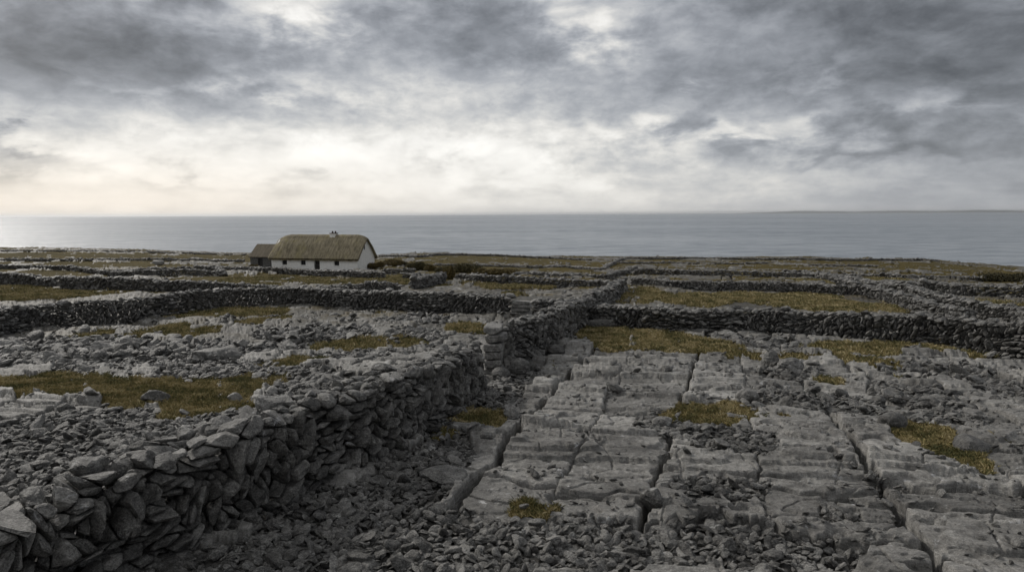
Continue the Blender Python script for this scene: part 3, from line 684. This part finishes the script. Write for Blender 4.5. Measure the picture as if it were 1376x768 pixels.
# ------------------------------------------------------------------ loose rubble and boulders
def scatter():
    """stones on the ground: density by patch, never inside a wall"""
    r_ = np.random.default_rng(77); out = []
    # rings of equal cell size
    for r0, r1, sp in ((6.3, 12, .078), (12, 18, .090), (18, 27, .125), (27, 42, .20)):
        n = int(1.35 * (R(88) * (r1**2 - r0**2) / 2) / sp**2); rr = np.sqrt(r_.uniform(r0**2, r1**2, n)); aa = r_.uniform(-R(44), R(44), n)
        x, y = rr * np.sin(aa), rr * np.cos(aa)
        _, gm, rm, _ = ground_detail(x, y)
        _, _, crev = pavement(x, y)
        prob = .95 * rm + .02 + .10 * (crev > .5) + .16 * sst(.05, .6, fbm(x / 1.1, y / 1.1, 3, 90)) * (1 - rm); prob = prob * (1 - .93 * gm)
        k = r_.random(n) < prob; out.append(np.stack([x[k], y[k], np.full(k.sum(), sp), rm[k], rr[k]], -1))
    Q = np.concatenate(out); x, y, sp, rm, rr = Q.T
    bad = np.zeros(len(x), bool)
    for X, Y, w in WALL_PATHS:
        if np.hypot(X, Y).min() > 45: continue
        for i in range(0, len(X), 1):
            bad |= (x - X[i])**2 + (y - Y[i])**2 < (w * .36)**2
    Q = Q[~bad]; x, y, sp, rm, rr = Q.T; N = len(x)
    sz = sp * np.exp(r_.normal(0, .36, N)) * .56
    sz *= np.where(rm < .3, r_.uniform(.45, 1.0, N), 1.)
    big = r_.random(N) < .010; sz = np.where(big, sz * r_.uniform(1.4, 2.4, N), sz); sz = np.minimum(sz, sp * 1.7)
    el = r_.uniform(1.0, 2.0, N); fl = r_.uniform(.20, .72, N)
    rad = np.stack([el, np.full(N, 1.), fl], -1) * sz[:, None]
    th = r_.uniform(0, 2 * np.pi, N); up = r_.normal(0, .5, N)
    al = np.stack([np.cos(th), np.sin(th), up], -1); ta = np.stack([r_.normal(0, .5, N), r_.normal(0, .5, N), np.ones(N)], -1)
    Rot = rot_from(al, ta)
    z = z_ground(x, y) + rad[:, 2] * r_.uniform(.2, .75, N) + np.where(rm > .5, r_.uniform(0, .06, N), 0)
    C = np.stack([x, y, z], -1); tone = np.clip(r_.normal(.5, .28, N), 0, 1)
    return C, Rot, rad, tone, rr, sz
C, Rot, rad, tone, rr, sz = scatter(); print('rubble', len(C), time.time() - T0)
score = sz / rr * (rr > 6.6); score *= np.abs(C[:, 0] / C[:, 1]) < .74
big = np.argsort(-score)[:285]; isb = np.zeros(len(C), bool); isb[big] = True
Vs, Fs, Ts = [], [], []; off = 0
for lvl, k in ((3, (~isb) & (rr < 10)), (2, (~isb) & (rr >= 10))):
    k = np.where(k)[0]; V, Fc = stones(C[k], Rot[k], rad[k] * 1.12, lvl, 200 + lvl, pexp=22, rough=.05, facets=12)
    M = V.shape[1]; Vs.append(V.reshape(-1, 3)); Fs.append(Fc + off); Ts.append(np.repeat(tone[k], M)); off += len(k) * M
V = np.concatenate(Vs); c0 = np.array([0, 20, 40.]); me = mesh_arrays('rubble', V - c0, np.concatenate(Fs), [M_RUB], {'tone': np.concatenate(Ts)}, smooth=False)
o = link('rubble', me, kind='stuff', label='loose broken limestone rubble strewn between the pavement slabs', category='rubble'); o.location = Vector(c0)
V, Fc = stones(C[big], Rot[big], rad[big] * 1.12, 4, 300, pexp=30, rough=.045, facets=12); f0 = ico(4)[1]
for i, k in enumerate(big):
    px_ = 688 + F * C[k][0] / C[k][1]; wx = np.interp(C[k][1], [6, 10, 14, 22, 33], [-5.2, -2.8, -1.2, -.4, 3.2])
    zone_ = ('in the field left of the near wall' if C[k][0] < wx - .4 else 'in the rubble along the foot of the near wall' if C[k][0] < wx + 1.6 else
             'in the rubble before the central pavement' if C[k][1] < 9.5 else 'on the pavement by the right edge' if px_ > 1120 else 'on the central limestone pavement')
    shp_ = 'thin flat' if rad[k][2] < .42 * rad[k][1] else 'thick angular' if rad[k][0] < 1.5 * rad[k][1] else 'long narrow'
    lb = shp_ + ' grey rock lying loose ' + zone_; gp_ = 'loose rocks ' + zone_
    me = mesh_arrays('loose_rock', V[i] - C[k], f0, [M_RUB], {'tone': np.full(V.shape[1], tone[k])}, smooth=False)
    o = link('loose_rock', me, label=lb, category='rock', group=gp_); o.location = Vector(C[k])
print('rubble built', time.time() - T0)

def boulder(name, label, cat, px, py, sx, sy, sz_, rz=0, tilt=0, tn=.5, seed=0, lift=.35, pexp=9, facets=6, gp=None):
    x, y = at(px, py); z = float(z_base([x], [y])[0])
    V, Fc = stones(np.zeros((1, 3)), np.eye(3)[None], np.array([[sx, sy, sz_]]), 5, 500 + seed, pexp=pexp, rough=.045, facets=facets)
    me = mesh_arrays(name, V[0], Fc, [M_RUB], {'tone': np.full(V.shape[1], tn)}); pr = dict(label=label, category=cat)
    if gp: pr['group'] = gp
    o = link(name, me, **pr); o.location = (x, y, z + sz_ * lift); o.rotation_euler = (tilt, tilt * .5, rz); return o
boulder('boulder', 'large rounded boulder lying beside the stone stile', 'boulder', 696, 502, .37, .33, .30, .2, 0, .45, 1, .6, 6, 2)
boulder('boulder', 'smaller rounded boulder at the foot of the stone stile', 'boulder', 673, 508, .26, .24, .2, .4, 0, .62, 2, .6, 6, 2)
boulder('boulder', 'dark rounded boulder at the wall foot beyond the stile, by the mossy turf', 'boulder', 746, 477, .34, .3, .24, 0, 0, .25, 3, .6, 6, 2)
boulder('boulder', 'long dark boulder lying against the right-hand wall near the junction', 'boulder', 808, 440, .85, .35, .3, -.1, 0, .4, 4, .55, 8, 3)
boulder('flat_rock', 'thick grey block leaning at the grass hollow on the right', 'rock', 1200, 574, .36, .22, .2, .3, .1, .35, 5, .5, 10, 5)
boulder('flat_rock', 'rounded rock overhanging the turf at the far side of the grass hollow', 'rock', 1306, 603, .38, .3, .16, .7, .1, .5, 6, .5, 9, 5)
boulder('flat_rock', 'upright pale rock standing on the pavement below the right-hand wall', 'rock', 1036, 492, .26, .2, .34, .1, .1, .9, 7, .6, 20, 8)
boulder('flat_rock', 'squared block beside the upright pale rock', 'rock', 1062, 496, .42, .3, .22, .1, 0, .75, 8, .6, 20, 7)
boulder('flat_rock', 'pale round rock above the oval grass patch', 'rock', 1004, 540, .28, .24, .19, .1, 0, .75, 9, .6, 8, 3)
boulder('flat_rock', 'pale pitted rock amid fine rubble left of the oval grass patch', 'rock', 890, 572, .26, .2, .12, .1, 0, .8, 10, .5, 8, 4)
boulder('flat_rock', 'wedge-shaped block resting in the narrow dark fissure', 'rock', 876, 682, .17, .2, .2, .1, .2, .6, 11, .6, 10, 5)
boulder('flat_rock', 'whitish stone at the front edge of the small grass tuft', 'rock', 722, 706, .13, .08, .05, .2, 0, 1., 12, .8, 10, 5)
boulder('flat_rock', 'whitish stone in the middle of the small grass tuft', 'rock', 704, 684, .07, .05, .05, .2, 0, 1., 13, 1., 10, 5)
boulder('flat_rock', 'flat tilted slab with a sharp corner at the left of the long fissure', 'rock', 598, 644, .36, .28, .09, .5, .12, .6, 14, .8, 24, 5)
boulder('flat_rock', 'leaning grey rock in the turf of the near left field', 'rock', 207, 540, .35, .22, .2, .3, .2, .55, 15, .5, 11, 6)
boulder('flat_rock', 'white-topped rock at the right end of the left field turf', 'rock', 318, 540, .22, .17, .14, .3, 0, .95, 16, .6, 9, 5)
boulder('flat_rock', 'mound of pale rock rising in the left field below the wall', 'rock', 290, 482, .9, .5, .35, .2, .1, .65, 17, .3, 11, 6)
boulder('flat_rock', 'bleached white rock on a far wall left of the shed', 'rock', 213, 360, .9, .6, .5, .2, 0, 1.3, 18, 1.6, 9, 5)
boulder('flat_rock', 'white rock on the level wall near the right edge', 'rock', 1240, 392, .35, .3, .25, .2, 0, 1.3, 19, 3.6, 9, 5)
print('boulders', time.time() - T0)

# ------------------------------------------------------------------ grass blades
def grass():
    r_ = np.random.default_rng(3); out = []
    for cx, cy, rx, ry in GRASS:
        D = math.hypot(cx, cy)
        if D > 85: continue
        den = 2600 if D < 11 else 1500 if D < 16 else 700 if D < 24 else 260 if D < 40 else 110
        area = math.pi * rx * ry * 1.3; n = int(min(den * area, 30000)); a = r_.uniform(0, 2 * np.pi, n); q = np.sqrt(r_.random(n)) * 1.15
        x = cx + rx * q * np.cos(a); y = cy + ry * q * np.sin(a); out.append(np.stack([x, y, np.full(n, D)], -1))
    Q = np.concatenate(out); x, y, D = Q.T; z, gm, _, _ = ground_detail(x, y); k = gm > r_.uniform(.06, .8, len(x))**1.2; x, y, D, z = x[k], y[k], D[k], z[k]
    z = z + z_base(x, y); N = len(x); cl = n2d(x * 3, y * 3, 5)
    h = (.045 + .05 * r_.random(N) + .035 * np.clip(cl, 0, 1)) * np.clip(D / 18, .9, 1.8); w = .004 * np.clip(D / 9, 1, 7); a = r_.uniform(0, 2 * np.pi, N)
    lx, ly = r_.normal(0, .55, N) * h, r_.normal(0, .55, N) * h; b = np.stack([x, y, z - .01], -1); dx = np.stack([np.cos(a) * w, np.sin(a) * w, 0 * w], -1)
    V = np.stack([b - dx, b + dx, b + np.stack([lx * .4, ly * .4, h * .65], -1) + dx * .7, b + np.stack([lx, ly, h * .95], -1)], 1)
    Fc = np.array([[0, 1, 2], [0, 2, 3]])[None] + (np.arange(N) * 4)[:, None, None]
    m, q, bs = new_mat('dry_grass'); at_ = q.node('ShaderNodeAttribute', attribute_name='tone'); g = q.node('ShaderNodeNewGeometry')
    t = q.m('ADD', q.m('MULTIPLY', at_.outputs['Fac'], .5), q.mr(q.noise(g.outputs['Position'], 1.1, 6, .7), .35, .65, -.05, .5))
    q.l.new(q.ramp(t, ((.08, (.055, .062, .024)), (.32, (.15, .138, .055)), (.58, (.29, .232, .105)), (.85, (.46, .39, .23)))), bs.inputs['Base Color']); bs.inputs['Roughness'].default_value = .8
    me = mesh_arrays('grass', V.reshape(-1, 3) - c0, Fc.reshape(-1, 3), [m], {'tone': np.repeat(r_.random(N), 4)}, smooth=False)
    o = link('grass', me, kind='stuff', label='short ochre turf in hollows of the limestone', category='grass'); o.location = Vector(c0); print('blades', N)
grass()

# ------------------------------------------------------------------ cottage
M_WHITE = mat_plain('whitewash', (.74, .73, .70), (.86, .85, .81), 3, .9, .3, .03)
M_DARKW = mat_plain('dark_painted_wood', (.02, .02, .022), (.05, .045, .04), 12)
M_GLASS, _q, _b = new_mat('window_glass'); _b.inputs['Base Color'].default_value = (.012, .014, .016, 1); _b.inputs['Roughness'].default_value = .12
M_FRAME = mat_plain('window_frame_paint', (.05, .05, .05), (.10, .10, .10), 12)
M_CLAY = mat_plain('clay', (.04, .03, .03), (.09, .06, .05), 12)
def mat_thatch(name, c1, c2, c3):
    m, q, b = new_mat(name); tc = q.node('ShaderNodeTexCoord'); mp = q.node('ShaderNodeMapping'); q.l.new(tc.outputs['Object'], mp.inputs[0]); mp.inputs['Scale'].default_value = (2.6, .7, .7)
    n = q.noise(mp.outputs[0], 1.3, 8, .8); n2 = q.noise(tc.outputs['Object'], .55, 5, .6)
    c = q.mix(q.mr(n, .32, .68), c1, c2); c = q.mix(q.mr(n2, .52, .68, 0, .6), c, c3)
    q.l.new(c, b.inputs['Base Color']); b.inputs['Roughness'].default_value = .95; bump_chain(q, b, [(n, .9, .08)]); return m
M_THATCH = mat_thatch('thatch', (.10, .086, .058), (.31, .268, .18), (.22, .19, .085))
M_SHROOF = mat_thatch('old_slates', (.09, .076, .054), (.17, .145, .105), (.13, .11, .06))
def box_bm(b, x0, x1, y0, y1, z0, z1):
    r = bmesh.ops.create_cube(b, size=1); bmesh.ops.scale(b, vec=(x1 - x0, y1 - y0, z1 - z0), verts=r['verts']); bmesh.ops.translate(b, vec=((x0 + x1) / 2, (y0 + y1) / 2, (z0 + z1) / 2), verts=r['verts'])
def bobj(name, b, m, parent, bevel=0, **kw):
    if bevel: bmesh.ops.bevel(b, geom=b.edges[:], offset=bevel, segments=2, affect='EDGES')
    me = bpy.data.meshes.new(name); b.to_mesh(me); b.free(); me.materials.append(m); return link(name, me, parent, **kw)
def roof_prof(W, ze, zr, ov, n, pw):
    t = np.linspace(-1, 1, n); y = W / 2 + t * (W / 2 + ov); z = ze + (zr - ze) * (1 - np.abs(t)**pw); return t, y, z
def cottage():
    fx, fy = at(480.5, 363.5); L, W = 14.7, 5.36; gz = float(z_base([fx], [fy])[0])
    beta = 16.3; rt = empty('cottage', (fx, fy, gz), R(-beta), label='white cottage with a thick brown thatched roof and small dark windows', category='cottage')
    ze, zr = 1.74, 5.15
    # local: x from -L (left) to 0 (right gable), y 0 front .. W back
    holes = []; 
    def lx(px):                                            # local x of a pixel column on the front
        t = (px - 688) / F; c, s = math.cos(R(beta)), math.sin(R(beta)); return (t * fy - fx) / (c + t * s)
    wins = [lx(382), lx(407), lx(452)]; dr = lx(425.5)
    holes = [(w - .42, w + .42, .68, 1.58) for w in wins] + [(dr - .48, dr + .48, -.3, 1.62)]; holes.sort()
    b = bmesh.new(); x = -L; d = .5
    for h0, h1, z0, z1 in holes:
        box_bm(b, x, h0, 0, d, -.6, 2.1)
        if z0 > 0: box_bm(b, h0, h1, 0, d, -.6, z0)
        box_bm(b, h0, h1, 0, d, z1, 2.1); x = h1
    box_bm(b, x, 0, 0, d, -.6, 2.1); box_bm(b, -L, 0, W - d, W, -.6, 2.1); bobj('front_wall', b, M_WHITE, rt)
    def gable(x0, x1, zt, name):
        t, y, z = roof_prof(W, ze + .1, zt + .12, -.02, 41, 1.42); b = bmesh.new(); vs = []
        pr = [(0, -.6)] + [(yy, zz) for yy, zz in zip(y, z)] + [(W, -.6)]
        A = [b.verts.new((x0, p[0], p[1])) for p in pr]; B = [b.verts.new((x1, p[0], p[1])) for p in pr]; b.faces.new(A[::-1]); b.faces.new(B)
        for i in range(len(pr)): j = (i + 1) % len(pr); b.faces.new((A[i], A[j], B[j], B[i]))
        bmesh.ops.recalc_face_normals(b, faces=b.faces); return bobj(name, b, M_WHITE, rt)
    g1 = gable(-.45, .003, 4.35, 'gable_wall'); g2 = gable(-L - .003, -L + .45, 4.5, 'gable_wall')
    # small slot in the gable
    gw = bmesh.new(); box_bm(gw, -.02, .03, W / 2 - .62, W / 2 - .30, 3.0, 3.75); o = bobj('loft_window', gw, M_FRAME, rt)
    b = bmesh.new(); box_bm(b, .03, .036, W / 2 - .57, W / 2 - .35, 3.05, 3.7); bobj('pane', b, M_GLASS, o)
    for w in wins:
        b = bmesh.new(); z0, z1, a0, a1 = .68, 1.58, w - .42, w + .42
        box_bm(b, a0, a0 + .07, .16, .22, z0, z1); box_bm(b, a1 - .07, a1, .16, .22, z0, z1); box_bm(b, a0 + .07, a1 - .07, .16, .22, z0, z0 + .07); box_bm(b, a0 + .07, a1 - .07, .16, .22, z1 - .07, z1)
        box_bm(b, w - .02, w + .02, .165, .215, z0 + .07, z1 - .07); box_bm(b, a0 + .07, w - .02, .17, .21, (z0 + z1) / 2 - .02, (z0 + z1) / 2 + .02); box_bm(b, w + .02, a1 - .07, .17, .21, (z0 + z1) / 2 - .02, (z0 + z1) / 2 + .02)
        fo = bobj('window', b, M_FRAME, rt)
        b = bmesh.new(); box_bm(b, a0, a1, .225, .235, z0, z1); bobj('pane', b, M_GLASS, fo)
        b = bmesh.new(); box_bm(b, a0 - .06, a1 + .06, -.06, .15, z0 - .07, z0 + .004); bobj('sill', b, M_WHITE, fo)
    b = bmesh.new(); box_bm(b, dr - .48, dr + .48, .2, .26, -.3, .75); box_bm(b, dr - .47, dr + .47, .3, .34, .78, 1.6); do = bobj('door', b, M_DARKW, rt)
    b = bmesh.new(); box_bm(b, dr + .3, dr + .38, .15, .2, .5, .56); bobj('handle', b, M_CLAY, do)
    # thatch
    nx, nt = 150, 91; xs = np.linspace(-L - .32, .34, nx); t, yy, zz = roof_prof(W, ze, zr, .42, nt, 1.2)
    X = np.repeat(xs[:, None], nt, 1); Tt = np.repeat(t[None], nx, 0)
    er = np.clip((xs - (.34 - 1.9)) / 1.9, 0, 1); el = np.clip(((-L - .32 + 2.6) - xs) / 2.6, 0, 1)
    drop = (.5 * er**2.4 + .75 * el**2.0)[:, None]
    Z = zz[None] - drop * (1 - np.abs(Tt)**1.5); Y = np.repeat(yy[None], nx, 0)
    blg = 1 - np.abs(np.abs(Tt) - .5) * 2; Z = Z + .12 * blg * (1 - .3 * er[:, None])
    Z = Z + .035 * n2d(X * 1.2, Tt * 3, 1) + .02 * n2d(X * 9, Tt * 3, 2); 
    cap = (np.abs(Tt) < .17 + .012 * np.sin(X * 4.5)); Z = Z + .07 * cap
    edge = np.abs(Tt) > .985; Z = Z - .06 * edge * (.5 + n2d(X * 3, X * 0, 5)); 
    top = np.stack([X, Y, Z], -1); bot = np.stack([X, W / 2 + (Y - W / 2) * .955, Z - .32], -1)
    V = np.concatenate([top.reshape(-1, 3), bot.reshape(-1, 3)]); i = np.arange(nx * nt).reshape(nx, nt); j = i + nx * nt
    q4 = lambda a: np.stack([a[:-1, :-1], a[1:, :-1], a[1:, 1:], a[:-1, 1:]], -1).reshape(-1, 4)
    fs = [q4(i), q4(j)[:, ::-1]]
    for c, dd in ((0, 1), (nt - 1, -1)): f = np.stack([i[:-1, c], j[:-1, c], j[1:, c], i[1:, c]], -1); fs.append(f[:, ::-dd] if dd == 1 else f)
    for c, dd in ((0, 1), (nx - 1, -1)): f = np.stack([i[c, :-1], i[c, 1:], j[c, 1:], j[c, :-1]], -1); fs.append(f if dd == 1 else f[:, ::-1])
    th = link('roof', mesh_arrays('roof', V, np.concatenate(fs), [M_THATCH]), rt)
    xc = lx(434) + .4; b = bmesh.new(); box_bm(b, xc - .45, xc + .45, W / 2 - .55, W / 2 + .35, 4.4, 5.40); ch = bobj('chimney', b, M_WHITE, th, .03)
    b = bmesh.new(); box_bm(b, xc - .5, xc + .5, W / 2 - .6, W / 2 + .4, 5.36, 5.45)
    for dx in (-.25, .25): bmesh.ops.create_cone(b, cap_ends=True, segments=12, radius1=.15, radius2=.11, depth=.32, matrix=Matrix.Translation((xc + dx, W / 2, 5.57)))
    bobj('chimney_pots', b, M_CLAY, ch)
    # shed at the left gable
    Ls, Ws = 3.7, 4.3; org = rt.matrix_basis @ Vector((-L - .36, .35, 0)); org.z = float(z_base([org.x], [org.y])[0])
    sh = empty('shed', org, R(-beta), label='low stone shed with a plain brown pitched roof at the left end of the cottage', category='shed')
    dz = 0; b = bmesh.new(); d0, d1 = -2.35, -1.45; 
    box_bm(b, -Ls, d0, 0, .45, -.5, 1.8); box_bm(b, d1, 0, 0, .45, -.5, 1.8); box_bm(b, d0, d1, 0, .45, 1.5, 1.8); box_bm(b, -Ls, 0, Ws - .45, Ws, -.5, 1.8)
    for x0, x1 in ((-Ls, -Ls + .45), (-.45, 0)):
        pr = [(.45, -.5), (.45, 1.9), (Ws / 2, 3.4), (Ws - .45, 1.9), (Ws - .45, -.5)]; A = [b.verts.new((x0, *p)) for p in pr]; B = [b.verts.new((x1, *p)) for p in pr]; b.faces.new(A); b.faces.new(B[::-1])
        for i_ in range(5): k_ = (i_ + 1) % 5; b.faces.new((A[i_], B[i_], B[k_], A[k_]))
    bobj('wall', b, mat_plain('shed_rubble_wall', (.05, .048, .045), (.17, .165, .155), 5, .9, .8, .08), sh)
    b = bmesh.new(); box_bm(b, d0, d1, .2, .25, -.3, 1.5); bobj('door', b, M_DARKW, sh)
    b = bmesh.new(); zr2 = 3.62
    for s_ in (0, 1):
        ya, yb = (-.25, Ws / 2) if s_ == 0 else (Ws + .25, Ws / 2); n_ = 24
        rows = [[b.verts.new((-Ls - .2 + (Ls + .15) * i_ / n_, ya + (yb - ya) * k_ / 10, 1.72 + (zr2 - 1.72) * k_ / 10 + .02 * math.sin(i_ * 2.1 + k_))) for k_ in range(11)] for i_ in range(n_ + 1)]
        for i_ in range(n_):
            for k_ in range(10): b.faces.new((rows[i_][k_], rows[i_ + 1][k_], rows[i_ + 1][k_ + 1], rows[i_][k_ + 1]))
    bmesh.ops.remove_doubles(b, verts=b.verts, dist=.03); bmesh.ops.recalc_face_normals(b, faces=b.faces); bmesh.ops.solidify(b, geom=b.faces[:], thickness=.12); bobj('roof', b, M_SHROOF, sh)
    return rt
cot = cottage()

# ------------------------------------------------------------------ bushes
def bush(px, py, w, h, label, name='bush', c=((.028, .024, .010), (.085, .066, .022)), seed=0, dpt=None, fleck=None):
    x, y = at(px, py); z = float(z_base([x], [y])[0]); m_ = w * y / F; hh = .82 * h * y / F; dpt = dpt or m_ * .8
    rt = empty(name, (x, y, z), 0, label=label, category='bush')
    r_ = np.random.default_rng(seed + 60); nb = max(3, int(m_ / .7)); cs = []
    for i in range(nb): cs.append((r_.uniform(-.38, .38) * m_, r_.uniform(-.3, .3) * dpt, hh * r_.uniform(.25, .55), r_.uniform(.18, .30) * m_, r_.uniform(.35, .5) * hh))
    P = []
    n = int(2600 * max(m_ / 2, 1))
    for i in range(n):
        cx, cy, cz, rr_, rh = cs[r_.integers(nb)]; d = r_.normal(size=3); d /= np.linalg.norm(d); k = r_.uniform(.5, 1.0) + .35 * r_.random()**3
        P.append((cx + d[0] * rr_ * k, cy + d[1] * rr_ * k, max(cz + d[2] * rh * k, .02)))
    P = np.array(P); s = r_.uniform(.05, .13, n)[:, None]; a1 = r_.normal(size=(n, 3)); a1 /= np.linalg.norm(a1, axis=1, keepdims=True); a2 = np.cross(a1, r_.normal(size=(n, 3))); a2 /= np.linalg.norm(a2, axis=1, keepdims=True)
    V = np.stack([P - a1 * s, P + a2 * s * .5, P + a1 * s, P - a2 * s * .5], 1); tn = np.repeat(r_.random(n), 4)
    m, q, bs = new_mat('bush_leaves'); at_ = q.node('ShaderNodeAttribute', attribute_name='tone')
    q.l.new(q.mix(at_.outputs['Fac'], c[0], c[1]), bs.inputs['Base Color']); bs.inputs['Roughness'].default_value = .8
    link('foliage', mesh_arrays('foliage', V.reshape(-1, 3), np.arange(n * 4).reshape(-1, 4), [m], {'tone': tn}, smooth=False), rt)
    b = bmesh.new()
    for i in range(7):
        cx, cy, cz, rr_, rh = cs[i % nb]; p = Vector((cx * .9 + r_.normal() * .1, cy * .9, cz + .1)); b0 = Vector((cx * .35, cy * .35, -.1)); v = p - b0
        bmesh.ops.create_cone(b, segments=6, radius1=.05, radius2=.02, depth=v.length, matrix=Matrix.Translation((p + b0) / 2) @ v.to_track_quat('Z', 'Y').to_matrix().to_4x4())
    bobj('branches', b, M_CLAY, rt)
GB = ((.028, .026, .011), (.095, .078, .028)); OB = ((.050, .040, .014), (.16, .118, .040)); DB = ((.018, .018, .009), (.065, .056, .024))
bush(499, 361, 30, 11, 'low olive bush against the foot of the cottage gable', c=OB, seed=1)
bush(523, 357, 34, 11, 'brown bush behind the cottage gable corner', c=OB, seed=2)
bush(541, 357, 20, 9, 'small dark bush right of the brown gable bush', c=DB, seed=3)
bush(562, 363, 34, 14, 'dark round bush between the wall pieces', c=GB, seed=4)
bush(582, 364, 22, 11, 'small ochre bush right of the dark round bush', c=OB, seed=5)
bush(596, 367, 30, 15, 'dark bush at the far end of the thick short wall', c=GB, seed=6)
bush(608, 376, 26, 23, 'tall ochre bush at the end of the crossing wall', c=OB, seed=7)
bush(633, 366, 44, 16, 'wide dark bush behind the crossing wall', c=GB, seed=8)
bush(662, 371, 46, 13, 'ochre brown scrub right of the wide dark bush', c=OB, seed=9)
bush(690, 366, 30, 7, 'low brown scrub at the right end of the row of bushes', c=OB, seed=13)
bush(1350, 377, 70, 15, 'wide dark gorse thicket at the far right', c=DB, seed=10)
bush(342, 361, 14, 8, 'ochre bush in front of the shed', c=OB, seed=11)
bush(434, 361.5, 8, 8.5, 'leafy shrub beside the cottage door', c=OB, seed=12)
print('done', time.time() - T0)
